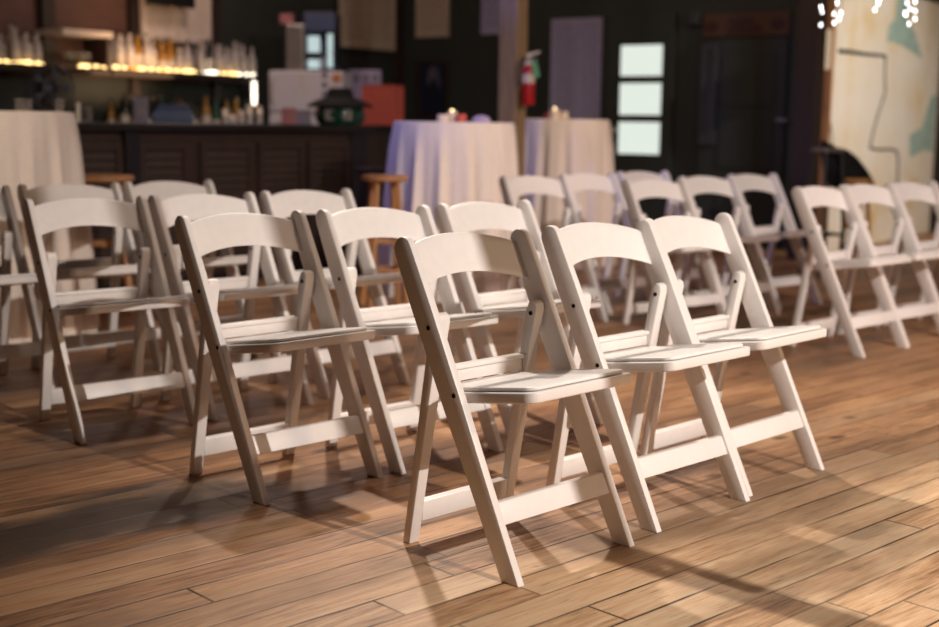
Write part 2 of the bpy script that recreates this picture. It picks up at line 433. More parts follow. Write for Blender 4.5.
# louvred shutters --------------------------------------------------------------
def louvre(bm_f, x0, x1, z0, z1, th=.03, fw=.045, pitch=.045, y=0):   # one leaf in the xz plane, its front at -y
    add_box(bm_f, x0, x0 + fw, y - th, y, z0, z1); add_box(bm_f, x1 - fw, x1, y - th, y, z0, z1)
    add_box(bm_f, x0 + fw, x1 - fw, y - th, y, z0, z0 + fw * 1.4); add_box(bm_f, x0 + fw, x1 - fw, y - th, y, z1 - fw, z1)
    n = max(2, int((z1 - z0 - fw * 2.4) / pitch))
    for i in range(n):
        zc = z0 + fw * 1.4 + (i + .5) * (z1 - z0 - fw * 2.4) / n; h = pitch * .52
        add_prism(bm_f, [(y - th * .85, zc - h), (y - th * .65, zc - h), (y - th * .1, zc + h), (y - th * .3, zc + h)], 'x', x0 + fw, x1 - fw)
def leaf(name, x0, x1, z0, z1, m, parent, **k):
    bm = bmesh.new(); louvre(bm, x0, x1, z0, z1, **k); bmesh.ops.recalc_face_normals(bm, faces=bm.faces); return obj(name, bm, m, parent)
def shutter_pair_left(pa, pb, pyb, ztop, m, label, split=True):
    s0, s1 = s_at(pa, TW + .08), s_at(pb, TW + .08)
    z0 = z_at((pa + pb) / 2, pyb, W((s0 + s1) / 2, TW + .08))
    t = base('window_shutter', label, 'shutter', s0, TW + .035 + .03, z0)
    w = s1 - s0
    if split:
        leaf('shutter_leaf', 0, w / 2 - .003, 0, ztop - z0, m, t); leaf('shutter_leaf', w / 2 + .003, w, 0, ztop - z0, m, t)
    else: leaf('shutter_leaf', 0, w, 0, ztop - z0, m, t)
    return t, s0, s1, z0
wsh = shutter_pair_left(142, 211, 42, 2.75, 'whiteshutter', 'pair of white louvred shutters above the bottle shelf')
shutter_pair_left(340, 394, 49, 2.75, 'shutter', 'pair of cream louvred shutters above the red box')
def shutter_back(pa, pb, pyb, ztop, m, label, split=False, name='window_shutter', cat='shutter'):
    t0, t1 = far_t(pa, -.05), far_t(pb, -.05)
    z0 = z_at((pa + pb) / 2, pyb, W(s_c - .05, (t0 + t1) / 2)) if pyb else 0
    o = thing(name, label, cat, W(s_c - .002, t0, z0), RZ - PI / 2)
    w = t1 - t0
    if split:
        leaf('shutter_leaf', 0, w / 2 - .003, 0, ztop - z0, m, o); leaf('shutter_leaf', w / 2 + .003, w, 0, ztop - z0, m, o)
    else: leaf('shutter_leaf', 0, w, 0, ztop - z0, m, o)
    return o
shutter_back(414, 446, 37, 2.75, 'shutter', 'narrow cream louvred shutter high up left of the timber post')
shutter_back(479, 506, 34, 2.75, 'lilacshutter', 'narrow mauve louvred shutter whose right side is behind the timber post')
zt = at_wall_back(573, 18, -.05)[1]
shutter_back(549, 599, None, zt, 'lilacshutter', 'tall lilac-grey louvred double door right of the fire extinguisher', True, 'louvred_door', 'door')

# door with three daylit panes
t0, t1 = far_t(606, -.06), far_t(672, -.06)
zt = at_wall_back(640, 12, -.06)[1]
o = struct(frame_box('door_1', s_c - .05, s_c - .001, t0, t1, 0, zt, 'darkwall'))
g0, g1 = far_t(620, -.06), far_t(661, -.06)
for k, (ya, yb) in enumerate(((45, 76), (83, 115), (122, 154))):
    za = at_wall_back(640, ya, -.06)[1]; zb = at_wall_back(640, yb, -.06)[1]
    gl = frame_box('window_pane', s_c - .056, s_c - .049, g0, g1, zb, za, 'daylight', o, .0)
    bars = bmesh.new()
for k, ya in enumerate((79.5, 118.5)):
    z = at_wall_back(640, ya, -.06)[1]
    frame_box('glazing_bar', s_c - .066, s_c - .05, g0 - .02, g1 + .02, z - .033, z + .033, 'darkwood', o, .003)
kz = at_wall_back(617, 130, -.08)
kb = obj('door_knob', lathe([(0, -.03), (.02, -.028), (.03, -.01), (.03, .01), (.018, .025), (.012, .05), (0, .05)], 16), 'greymetal', o, True)
kb.location = (s_c - .08, -far_t(615, -.08), kz[1]); kb.rotation_euler = (0, PI / 2, 0)

# big dark doors under the painted sign
t0, t1 = far_t(700, -.05), far_t(786, -.05)
zt = at_wall_back(745, 38, -.05)[1]
o = struct(frame_box('door_2', s_c - .04, s_c - .001, t0, t1, 0, zt, 'darkwall'))
w = (t1 - t0)
for k in range(3):
    z0 = .1 + k * (zt - .2) / 3
    frame_box('door_panel', s_c - .052, s_c - .039, t0 + .2, t1 - .1, z0 + .05, z0 + (zt - .2) / 3 - .05, 'darkwall', o, .01)
bm = bmesh.new(); 
lf = leaf('louvred_strip', 0, .16, .9, zt - .05, 'greyshutter', None, th=.03)
lf.parent = o; lf.location = (s_c - .042, -t0 - .01, 0); lf.rotation_euler = (0, 0, -PI / 2)
hz = at_wall_back(793, 120, -.06)[1]
h = frame_box('door_handle', s_c - .075, s_c - .04, t1 - .07, t1 + .03, hz - .015, hz + .015, 'greymetal', o, .006)
# sign
t0, t1 = far_t(700, -.05), far_t(786, -.05); za = at_wall_back(743, 12, -.05)[1]; zb = at_wall_back(743, 36, -.05)[1]
sg = thing('painted_sign', 'long faded brown sign board with dark illegible lettering over the dark doors', 'sign', W(s_c, (t0 + t1) / 2, zb), RZ - PI / 2)
w = t1 - t0; hh = za - zb
obj('board', box(-w / 2, w / 2, -.03, 0, 0, hh), 'signboard', sg)
random.seed(3)
for row, (x0, x1) in enumerate(((-.20, .12), (-.20, .20))):
    bm = bmesh.new(); x = x0 * w; zc = hh * (.66 - .36 * row); lo, hi = [], []
    while x < x1 * w:
        lo.append((x, zc - .03 - random.uniform(0, .012))); hi.append((x, zc + random.uniform(.005, .04))); x += .022
    add_prism(bm, lo + hi[::-1], 'y', -.034, -.0295)
    bmesh.ops.recalc_face_normals(bm, faces=bm.faces); obj('worn_lettering', bm, 'signink', sg)
for x in (-.40, .37):
    obj('painted_scroll', prism([(x * w + .07 * math.cos(a), hh * .45 + hh * .25 * math.sin(a)) for a in [i * PI / 5 for i in range(10)]], 'y', -.034, -.0295, 0), 'signink', sg)
# electrical box beside the sign
p = at_wall_back(692, 18, -.04)
eb = thing('junction_box', 'small grey electrical box on the dark wall left of the painted sign', 'electrical box', W(s_c, p[0], p[1] - .06), RZ - PI / 2)
obj('case', box(-.05, .05, -.06, 0, 0, .12, .006), 'greyshutter', eb); obj('cover', box(-.042, .042, -.066, -.0595, .008, .112, .002), 'greyshutter', eb)
# faded framed print
p0 = at_wall_back(416, 117, -.03); p1 = at_wall_back(448, 60, -.03)
fp = thing('framed_print', 'dark framed print with a pale figure on the back wall left of the timber post', 'picture', W(s_c, p0[0], p0[1]), RZ - PI / 2)
w = p1[0] - p0[0]; hh = p1[1] - p0[1]
bm = bmesh.new()
for q in ((0, w, 0, .04), (0, w, hh - .04, hh), (0, .04, .04, hh - .04), (w - .04, w, .04, hh - .04)): add_box(bm, q[0], q[1], -.03, 0, q[2], q[3])
obj('frame', finish(bm, .003), 'darkwood', fp); obj('print', box(.04, w - .04, -.012, 0, .04, hh - .04, 0), 'fan', fp)
obj('pale_shape', prism([(w * .3, hh * .55), (w * .42, hh * .6), (w * .55, hh * .7), (w * .66, hh * .55), (w * .75, hh * .52), (w * .68, hh * .85), (w * .5, hh * .92), (w * .36, hh * .84)], 'y', -.015, -.011, 0), 'print_', fp)

# ------------------------------------------------------------------ the bar
TB = 2.2
sb0, sb1, sbc = s_at(20, TB, 130), s_at(367, TB, 130), s_at(130, TB, 130)
bar = base('bar_counter', 'long dark bar counter with louvred wooden front panels behind the chairs', 'bar counter', sb0, TB)
Lb = sb1 - sb0; BZ = 1.03
obj('body', box(0, Lb, .02, .55, .08, BZ - .05), 'barwood', bar); obj('kick_plate', box(.02, Lb - .02, .06, .5, 0, .08, 0), 'blackmetal', bar)
obj('worktop', box(-.03, Lb + .03, -.06, .62, BZ - .05, BZ, .008), 'bartop', bar)
obj('corner_post', box(sbc - .05 - sb0, sbc + .05 - sb0, -.03, .03, 0, BZ - .05), 'bartop', bar)
for pa, pb in ((70, 123), (140, 189), (201, 253), (259, 304), (309, 350)):
    leaf('louvred_panel', s_at(pa, TB, 160) - sb0, s_at(pb, TB, 160) - sb0, .14, .915, 'barwood', bar, pitch=.05, y=.025)
obj('end_stile', box(s_at(352, TB) - sb0, Lb, -.0, .03, .08, BZ - .05), 'bartop', bar)
# side counter set back to the right of the bar end
SX = 1.6
sc0, sc1 = s_at(364, SX), s_at(408, SX)
sc = base('side_cabinet', 'dark brown side cabinet set back beyond the right end of the bar', 'cabinet', sb1 + .04, SX)
Lc = s_at(409, SX) - sb1 - .04
obj('body', box(0, Lc, .02, .3, .06, .99), 'barwood', sc); obj('top', box(-.0, Lc + .02, -.02, .32, .99, BZ, .005), 'bartop', sc)
obj('plinth', box(.02, Lc - .02, .05, .29, 0, .06, 0), 'blackmetal', sc)
obj('door_panel', box(.03, Lc - .03, .005, .021, .12, .94, .006), 'barwood', sc)

# back bar: counter below, bottle shelf above
se = s_at(262, 0)
bb = base('back_bar', 'dark back-bar counter carrying the lower row of bottles', 'back bar', -2.6, .2)
Lk = se + 2.6
obj('body', box(0, Lk, .02, .48, .05, .91), 'darkwood', bb); obj('worktop', box(-.02, Lk + .02, -.02, .485, .91, .95, .005), 'bartop', bb)
obj('plinth', box(.02, Lk - .02, .05, .47, 0, .05, 0), 'blackmetal', bb)
struct(frame_box('trim_6', -2.6, se, TW, TW + .012, .951, 1.38, 'darkwall'))  # dark panel added to keep the wall under the shelf in shade
for k in range(5): obj('cabinet_door', box(.03 + k * Lk / 5, (k + 1) * Lk / 5 - .03, .0, .021, .1, .86), 'darkwood', bb)
ZS = 1.43
def led(bm, s0, s1, dens, z, t, base_s):      # a glowing bead chain
    s, P, Rr = s0, [], []
    while s < s1:
        P.append((s - base_s, -t, z + random.uniform(-.002, .004))); Rr.append(.003 + .013 * max(0, math.sin(s * 47 + 2 * math.sin(s * 23))) ** .7); s += dens * .5
    rings = [[bm.verts.new((p[0], p[1] + r * math.cos(k * PI / 4), p[2] + r * math.sin(k * PI / 4))) for k in range(8)] for p, r in zip(P, Rr)]
    for A, B in zip(rings, rings[1:]):
        for i in range(8): bm.faces.new((A[i], A[(i + 1) % 8], B[(i + 1) % 8], B[i]))
    bm.faces.new(rings[0][::-1]); bm.faces.new(rings[-1]); bmesh.ops.recalc_face_normals(bm, faces=bm.faces)
def shelf(pa, pb, label, leds):
    s0, s1 = s_at(pa, 0), s_at(pb, 0)
    o = base('bottle_shelf', label, 'shelf', s0, 0, ZS)
    obj('board', box(0, s1 - s0, -.03, TW * -1 - .001, -.04, 0), 'darkwood', o)
    obj('front_lip', box(0, s1 - s0, -.045, -.03, -.04, .012), 'darkwood', o)
    for a, b, m in leds:
        bm = bmesh.new(); led(bm, s_at(a, 0), s_at(b, 0), .04, .022, .035, s0)
        obj('led_strip', bm, m, o)
    return o
random.seed(11)
shelf(-80, 44, 'left lit bottle shelf behind the left draped table', ((-20, 42, 'ledwarm'),))
shelf(110, 252, 'long lit bottle shelf with glowing edge under the white shutters', ((111, 124, 'ledwarm'), (124, 134, 'ledorange'), (134, 158, 'ledwarm'), (158, 162, 'ledorange'), (162, 196, 'ledwarm'), (200, 214, 'ledwhite'), (216, 236, 'ledwarm'), (236, 251, 'ledwhite')))
# lit niche between the shelves
s0, s1 = s_at(60, 0), s_at(109, 0)
ni = base('display_niche', 'warm lit niche with pale top ledge between the two bottle shelves', 'niche', s0, 0, ZS - .04); wN = s1 - s0
obj('base_board', box(0, wN, -.03, .299, 0, .04), 'darkwood', ni)
obj('side_board', box(wN - .025, wN, -.02, .299, .04, .285), 'darkwood', ni)
obj('back_board', box(.0, wN - .025, .27, .299, .04, .285, 0), 'brownboard', ni)
obj('top_ledge', box(.0, wN + .01, -.05, .299, .285, .33), 'whiteshutter', ni)
bm = bmesh.new(); led(bm, s_at(78, 0), s_at(104, 0), .035, .06, .02, s0); obj('led_strip', bm, 'ledwarm', ni)

# bottles
def bottle_proto(kind, glass):
    if kind == 'tall': pr_ = [(0, 0), (.036, 0), (.038, .006), (.038, .17), (.034, .195), (.016, .225), (.0135, .285), (.016, .288), (.016, .296), (0, .296)]; cap = (.0165, .296, .31); lab = (.0388, .05, .14)
    elif kind == 'round': pr_ = [(0, 0), (.044, 0), (.048, .01), (.048, .12), (.040, .155), (.018, .18), (.015, .225), (.018, .23), (.018, .24), (0, .24)]; cap = (.0185, .24, .262); lab = (.0488, .03, .10)
    else: pr_ = [(0, 0), (.032, 0), (.034, .006), (.034, .13), (.028, .17), (.014, .21), (.012, .265), (.014, .27), (0, .27)]; cap = (.0145, .27, .287); lab = (.0347, .035, .105)
    t = thing('liquor_bottle', 'bottle', 'bottle')
    obj('glass_body', lathe(pr_, 16), glass, t, True)
    obj('cap', lathe([(0, cap[1]), (cap[0], cap[1]), (cap[0], cap[2]), (0, cap[2])], 12), 'cap', t, True)
    obj('paper_label', lathe([(lab[0], lab[1]), (lab[0], lab[2])], 16), 'label', t, True)
    return t
protos = {}
def bottle(kind, glass, s, t, z, label, group, sc=1.0):
    key = (kind, glass); p = W(s, t, z)
    if key not in protos:
        protos[key] = bottle_proto(kind, glass); o = protos[key]; o.location = p; tag(o, label, 'bottle', group)
    else: o = dup(protos[key], p, None, label, group)
    o.rotation_euler = (0, 0, random.uniform(0, 6)); o.scale = (sc, sc, sc)
NAME = {'clear': 'clear glass', 'amber': 'amber', 'darkglass': 'dark glass', 'greenbottle': 'green glass'}
SH = {'tall': 'tall', 'round': 'round-shouldered', 'slim': 'slim'}
def row(pa, pb, n, t, z, pool, where, grp, jit=.01):
    for i in range(n):
        s = s_at(pa + (pb - pa) * (i + .5) / n, t) ; k, g = random.choice(pool)
        bottle(k, g, s + random.uniform(-jit, jit), t + (.05 if i % 2 else -.06) + random.uniform(-.008, .008), z, '%s %s bottle %s' % (SH[k], NAME[g], where), '%s %s bottles %s' % (SH[k], NAME[g], grp), random.uniform(.9, 1.04))
mix1 = [('tall', 'clear'), ('round', 'clear'), ('slim', 'clear')]
row(4, 42, 7, -.12, ZS, mix1, 'on the left lit shelf', 'on the left shelf')
row(111, 152, 10, -.11, ZS, mix1 + [('tall', 'amber')], 'on the left part of the long lit shelf', 'on the long shelf, left part')
row(153, 190, 9, -.11, ZS, [('round', 'amber'), ('tall', 'amber'), ('slim', 'amber'), ('round', 'clear')], 'in the middle of the long lit shelf', 'on the long shelf, middle')
row(191, 250, 14, -.11, ZS, mix1 + [('tall', 'darkglass'), ('round', 'greenbottle'), ('tall', 'clear')], 'at the right end of the long lit shelf', 'on the long shelf, right end')
row(112, 160, 9, -.1, .95, [('tall', 'darkglass'), ('slim', 'darkglass'), ('tall', 'clear'), ('slim', 'amber')], 'in the dim lower row, left part', 'in the lower row, left part')
row(162, 250, 17, -.1, .95, [('tall', 'darkglass'), ('slim', 'darkglass'), ('tall', 'amber'), ('round', 'clear'), ('slim', 'greenbottle')], 'in the dim lower row, right part', 'in the lower row, right part')
# globe glasses in the niche
gp = [(0, 0), (.03, 0), (.03, .004), (.006, .008), (.006, .05), (.03, .065), (.042, .095), (.036, .13), (.033, .13), (.038, .095), (.028, .07), (0, .058)]
g0 = None
for k, (px, dz) in enumerate(((68, 0), (73, .0), (80, 0), (87, 0))):
    p = W(s_at(px, -.08 - .04 * (k % 2)), -.08 - .04 * (k % 2), ZS)
    if g0 is None:
        g0 = obj('wine_glass', lathe(gp, 20), 'thinglass', None, True); o = g0; tag(o, 'stemmed glass standing in the warm lit niche', 'glass', 'glasses in the lit niche')
    else: o = g0.copy(); C.objects.link(o)
    o.location = p
# candle cups added to give the glass glints at the bar's right end
cg = None
CL = [(225, 113, .10, 'small added glint candle on the bar, leftmost of the row beside the white fridge'), (232, 117, .06, 'short added glint candle on the bar, second of the row beside the white fridge'), (241, 113, .09, 'added orange glint candle on the bar, third of the row beside the white fridge'), (249.5, 114, .13, 'tall added glint candle on the bar, fourth of the row beside the white fridge'), (259, 115, .12, 'tall added glint candle on the bar right beside the white fridge')]
for px, py, h, lab in CL:
    t = TB - .25; s = s_at(px, t, 115)
    o = thing('glint_candle', lab, 'candle', W(s, t, BZ), 0, 'added glint candles on the bar by the fridge')
    obj('glass_cup', lathe([(0, 0), (.022, 0), (.024, .004), (.026, h), (.023, h), (.021, .008), (0, .008)], 18), 'clear', o, True)
    obj('wax', lathe([(0, .009), (.0205, .009), (.0225, h * .55), (0, h * .55)], 16), 'wax', o, True)
    obj('flame', lathe([(0, h * .56), (.009, h * .62), (.011, h * .72), (.005, h * .9), (0, h)], 12), 'flame' if px != 241 else 'ledorange', o, True)
# upright glowing tube added for the bright glint at the end of the shelf
s = s_at(254, .06); p = W(s, .06)
za, zb = z_at(254, 81, p), z_at(254, 105, p)
tl = thing('glint_tube', 'small upright added glint tube at the right end of the bottle shelf', 'lamp', W(s, .06, .95))
obj('stand', lathe([(0, 0), (.04, 0), (.04, .012), (.008, .02), (.008, zb - .95), (0, zb - .95)], 14), 'blackmetal', tl, True)
obj('glowing_tube', lathe([(0, zb - .95), (.018, zb - .945), (.02, (za + zb) / 2 - .95), (.018, za - .955), (0, za - .95)], 16), 'ledwhite', tl, True)

# things on the bar ----------------------------------------------------------------
def bar_pos(px, t): return W(s_at(px, t), t, BZ)
p = bar_pos(77, TB - .15)
o = thing('pillar_candle', 'tall slim pale candle on the bar right of the left draped table', 'candle', p)
hh = z_at(77, 100, p) - BZ
obj('wax', lathe([(0, 0), (.014, 0), (.014, hh - .02), (.008, hh - .014), (0, hh - .014)], 16), 'wax', o, True); obj('wick', tube([(0, 0, hh - .016), (.002, 0, hh)], .0015, 6), 'blackmetal', o)
p = bar_pos(86, TB - .15)
o = obj('tumbler', lathe([(0, 0), (.028, 0), (.033, .09), (.030, .09), (.026, .01), (0, .01)], 20), 'thinglass', None, True); o.location = p; tag(o, 'small clear tumbler on the bar beside the slim candle', 'glass')
# fan on the bar
p = bar_pos(50, TB - .3)
fn = thing('table_fan', 'round dark table fan on the bar behind the left draped table', 'fan', p, RZ - .3)
rc = z_at(50, 88, p) - BZ; R_ = .13
obj('base', lathe([(0, 0), (.08, 0), (.08, .015), (.02, .03), (.015, rc - .1), (0, rc - .1)], 24), 'fan', fn, True)
obj('motor', prism([(.05 * math.cos(i * PI / 8), rc + .05 * math.sin(i * PI / 8)) for i in range(16)], 'y', .0, .10, .01), 'fan', fn, True)
bm = bmesh.new()
for i in range(5):
    a = i * 2 * PI / 5; add_prism(bm, [(.02 * math.cos(a), rc + .02 * math.sin(a)), (.11 * math.cos(a - .3), rc + .11 * math.sin(a - .3)), (.115 * math.cos(a + .25), rc + .115 * math.sin(a + .25))], 'y', -.022 + .003 * i, -.018 + .003 * i)
bmesh.ops.recalc_face_normals(bm, faces=bm.faces); obj('blades', bm, 'fan', fn)
bm = bmesh.new()
for r_ in (.04, .07, .1, R_):
    add_tube(bm, [(r_ * math.cos(a), -.045 + .02 * (r_ / R_) ** 2, rc + r_ * math.sin(a)) for a in [i * 2 * PI / 28 for i in range(29)]], .0025 if r_ < R_ else .006, 6)
for i in range(16):
    a = i * PI / 8; add_tube(bm, [(.02 * math.cos(a), -.045, rc + .02 * math.sin(a)), (R_ * math.cos(a), -.022, rc + R_ * math.sin(a)), (.05 * math.cos(a), .03, rc + .05 * math.sin(a))], .0018, 5)
bmesh.ops.recalc_face_normals(bm, faces=bm.faces); obj('guard', bm, 'fan', fn)
# card box and blue bin
def px_w(px0, px1, y): return (px1 - px0) / FPX * y
p = bar_pos(140, TB - .3); w = px_w(133, 147, p.y); h = z_at(140, 97, p) - BZ
o = thing('paper_dispenser', 'upright mauve-grey box on the bar left of the blue bin', 'box', p, .15)
obj('body', box(-w / 2, w / 2, -.05, .05, 0, h, .008), 'greybox', o); obj('slot_plate', box(-w * .3, w * .3, -.056, -.049, h * .3, h * .6, .002), 'greymetal', o)
p = bar_pos(172, TB - .3); w = px_w(152, 192, p.y); h = z_at(172, 105, p) - BZ
o = thing('storage_bin', 'low slate-blue rounded bin on the bar in front of the lower bottles', 'bin', p, .2)
obj('tub', prism([(-w / 2, 0), (w / 2, 0), (w / 2, h * .5), (w * .42, h * .8), (-w * .38, h * .8), (-w / 2, h * .5)], 'y', -.1, .1, .01), 'bluebin', o)
obj('lid', prism([(-w * .40, h * .8), (w * .44, h * .8), (w * .36, h), (-w * .30, h)], 'y', -.105, .105, .008), 'bluebin', o)

# white refrigerator with stickers, lit display cooler on its top
yf = 10.9
p0 = at(268, 70, yf); p1 = at(343, 70, yf)
zF = p0.z; wF = p1.x - p0.x
fr = thing('refrigerator', 'white refrigerator with stickers and a flower magnet behind the bar', 'refrigerator', (p0.x, yf, 0), -.04)
obj('cabinet', box(0, wF, .05, .55, .06, zF, .015), 'white', fr); obj('foot_plinth', box(.02, wF - .02, .08, .5, 0, .06, 0), 'blackmetal', fr)
obj('upper_door', box(.005, wF - .005, 0, .045, 1.13, zF - .005, .012), 'white', fr); obj('lower_door', box(.005, wF - .005, 0, .045, .08, 1.115, .012), 'white', fr)
hd = obj('door_handle', tube([(.04, -.0, 1.2), (.04, -.03, 1.22), (.04, -.03, 1.38), (.04, 0, 1.40)], .009, 8), 'greymetal', fr, True)
for k, (px, py) in enumerate(((325, 75), (325, 85), (325, 94), (302, 76), (303, 86))):
    q = at(px, py, yf); x = q.x - p0.x
    obj('sticker', box(x - .022, x + .022, -.004, .001, q.z - .022, q.z + .022, 0), 'greybox' if k < 3 else 'paper', fr)
q = at(337, 78, yf); x = q.x - p0.x
fm = obj('flower_magnet', prism([((x + (.045 if i % 2 else .030) * math.cos(i * PI / 6)), q.z + (.045 if i % 2 else .030) * math.sin(i * PI / 6)) for i in range(12)], 'y', -.006, .001, 0), 'orange', fr)
# lilac poster to its right
q0, q1 = at(348, 88, 11.6), at(381, 70, 11.6)
nb = thing('notice_board', 'lilac-white notice board standing behind the red box', 'notice board', (q0.x, 11.6, 0), -.04)
w = q1.x - q0.x
obj('panel', box(0, w, 0, .02, 1.0, q1.z), 'lilac', nb)
for x in (.02, w - .05): obj('leg', box(x, x + .03, .02, .05, 0, q1.z - .05), 'blackmetal', nb)
for k in range(3): obj('pinned_note', box(.05 + k * .085, .10 + k * .085, -.004, .001, q1.z - .11, q1.z - .04, 0), 'greybox', nb)
# display cooler
c0, c1 = at(286, 68, 10.98), at(336, 68, 10.98)
dc = thing('display_cooler', 'small lit glass-front display cooler on top of the white refrigerator', 'cooler', (c0.x, yf + .08, zF), -.04)
w = c1.x - c0.x; h = at(310, 12, 10.98).z - zF; ws = w * .36
obj('side_case', box(0, ws, 0, .3, 0, h * .80, .01), 'greymetal', dc)
bm = bmesh.new()
add_box(bm, ws, w, .28, .3, 0, h); add_box(bm, ws, ws + .02, 0, .28, 0, h); add_box(bm, w - .02, w, 0, .28, 0, h); add_box(bm, ws + .02, w - .02, 0, .28, 0, .02); add_box(bm, ws + .02, w - .02, 0, .28, h * .66, h)
obj('case', finish(bm, .003), 'fan', dc)
obj('inner_back', box(ws + .02, w - .02, .262, .279, .02, h * .66, 0), 'fan', dc)
obj('light_tube', box(w - .075, w - .03, .02, .04, .03, h * .64, .005), 'coolerlight', dc)
obj('glow_pack', box(ws + .03, ws + .11, .02, .10, .021, h * .2, .005), 'coolerlight', dc); obj('glow_pack', box(ws + .03, ws + .12, .02, .10, h * .321, h * .6, .005), 'coolerlight', dc)  # packs emit light themselves to give the lit blobs behind the glass
obj('header_panel', box(ws + .005, w - .005, -.01, .001, h * .68, h - .01, .003), 'bluebin', dc)
obj('shelf', box(ws + .021, w - .021, .02, .26, h * .30, h * .32, 0), 'greymetal', dc)
for k, (x, z) in enumerate(((.51, .02), (.51, .321))):
    obj('can', lathe([(0, 0), (.024, 0), (.026, .01), (.026, .085), (.022, .095), (0, .095)], 14), 'bluebin' if k % 2 else 'white', dc, True).location = (ws + (w - ws) * (.15 + .7 * (x - .3) / .42), .12, h * z if z > .1 else .021)
obj('top_box', box(-.06, .05, .05, .15, h * .80 + .0005, h * .97, .005), 'pinkbox', dc)

# red box, domed lantern, cartons on bar / side cabinet
p = W(s_at(383, SX - .15, 110), SX - .15, BZ); w = px_w(364, 402, p.y); h = z_at(383, 85, p) - BZ
rb = thing('cardboard_carton', 'salmon red carton standing on the side cabinet at the bar end', 'box', p, -.35)
obj('carton_body', box(-w * .46, w * .46, -.10, .10, 0, h - .012), 'salmon', rb)
for s_ in (-1, 1): obj('top_flap', box(-w * .46, w * .46, min(0.001 * s_, .10 * s_), max(.001 * s_, .10 * s_), h - .0115, h, .001), 'rosered', rb)
p = W(s_at(340, TB - .3, 115), TB - .3, BZ); w = px_w(308, 373, p.y) / 2; h = z_at(344, 88, p) - BZ
dl = thing('dome_lantern', 'black peaked dome lid over a dark green glass body on the bar', 'lantern', p)
obj('glass_body', lathe([(0, 0), (w * .62, 0), (w * .74, h * .12), (w * .78, h * .3), (w * .7, h * .48), (0, h * .48)], 28), 'greenglass', dl, True)
obj('dome_lid', lathe([(0, h * .482), (w * 1.0, h * .482), (w * 1.0, h * .53), (w * .8, h * .63), (w * .42, h * .76), (w * .36, h * .95), (w * .3, h), (0, h)], 28), 'black', dl, True)
for k, a in enumerate((-1.9, -1.2)): obj('pale_reflector', box(-.035, .035, -.004, .004, .03, h * .42, .004), 'greymetal', dl).location = (w * .76 * math.cos(a), w * .76 * math.sin(a), 0); 
for k, (px, lab, m, hh_) in enumerate(((289, 'small dusty pink carton on the bar in front of the refrigerator', 'pinkbox', 108), (304, 'small mauve carton on the bar left of the black dome lid', 'greybox', 110))):
    p = W(s_at(px, TB - .3, 115), TB - .3, BZ); w = px_w(0, 14, p.y); h = z_at(px, hh_, p) - BZ
    o = thing('small_carton', lab, 'box', p, .1)
    obj('carton_body', box(-w / 2, w / 2, -.05, .05, 0, h, .003), m, o); obj('tape_strip', box(-w / 2 - .001, w / 2 + .001, -.012, .012, h - .004, h + .001, 0), 'paper', o)
# black screen hanging in front of the white shutters
s0, s1 = s_at(155, 0), s_at(201, 0); zb = z_at(178, 6, W((s0 + s1) / 2, 0))
tv = base('television', 'black flat screen whose lower edge hangs over the white shutters', 'television', s0, TW + .25, zb)
obj('casing', box(0, s1 - s0, 0, .05, 0, .38, .008), 'blackmetal', tv); obj('screen', box(.015, s1 - s0 - .015, -.004, .001, .02, .365, 0), 'bartop', tv)
obj('wall_bracket', box((s1 - s0) / 2 - .05, (s1 - s0) / 2 + .05, .05, .13, .1, .28), 'blackmetal', tv)

# ------------------------------------------------------------------ draped cocktail tables
def draped(cx, cy, R, zt, n, seed, label):
    random.seed(seed); bm = bmesh.new(); NA, NZ = 144, 18
    ph = [random.uniform(0, 6.28) for _ in range(4)]
    rings = []
    for j in range(NZ + 1):
        f = j / NZ; z = zt * (1 - f) - .0 * f; ring = []
        for i in range(NA):
            a = 2 * PI * i / NA
            fold = .55 * math.sin(n * a + ph[0] + .8 * math.sin(2 * a + ph[3])) + .3 * math.sin((n * 2 - 3) * a + ph[1]) + .25 * math.sin(5 * a + ph[2])
            r = R + .008 * min(1, f * 12) + .06 * f + .042 * fold * min(1, .2 + f * 1.2) * min(1, f * 6)
            ring.append(bm.verts.new((cx + r * math.cos(a), cy + r * math.sin(a), max(.002, z - .012 * (1 if j == 0 else 0) * 0))))
        rings.append(ring)
    top = [bm.verts.new((cx + (R - .012) * math.cos(2 * PI * i / NA), cy + (R - .012) * math.sin(2 * PI * i / NA), zt + .006)) for i in range(NA)]
    rings.insert(0, top); c = bm.verts.new((cx, cy, zt + .006))
    for A, B in zip(rings, rings[1:]):
        for i in range(NA): bm.faces.new((A[i], B[i], B[(i + 1) % NA], A[(i + 1) % NA]))
    for i in range(NA): bm.faces.new((c, top[i], top[(i + 1) % NA]))
    bmesh.ops.translate(bm, verts=bm.verts, vec=(-cx, -cy, 0)); bmesh.ops.recalc_face_normals(bm, faces=bm.faces)
    o = obj('tablecloth', bm, 'cloth', None, True); o.location = (cx, cy, 0); tag(o, label, 'tablecloth', 'floor-length cloths on tall round tables')
    return o
def tpos(pl, pr_, y): return kx((pl + pr_) / 2, 130) * y, (pr_ - pl) / FPX * y / 2 - .008
TZ = 1.07
cx, R = tpos(393, 515, 8.05); draped(cx, 8.05, R, z_at(453, 123, Vector((0, 8.05 - R, 0))), 17, 1, 'floor-length pale cloth on the tall table left of the timber post')
z_mid = z_at(453, 123, Vector((0, 8.05 - R, 0))) + .006; mid = (cx, 8.05)
y2 = 9.9
cx, R = tpos(521, 610, y2); z_r = z_at(565, 120, Vector((0, y2 - R, 0))); draped(cx, y2, R, z_r, 15, 5, 'floor-length beige cloth on the tall table right of the timber post'); rt = (cx, y2); z_r += .006
xr = kx(71, 115) * 6.35; R = .37
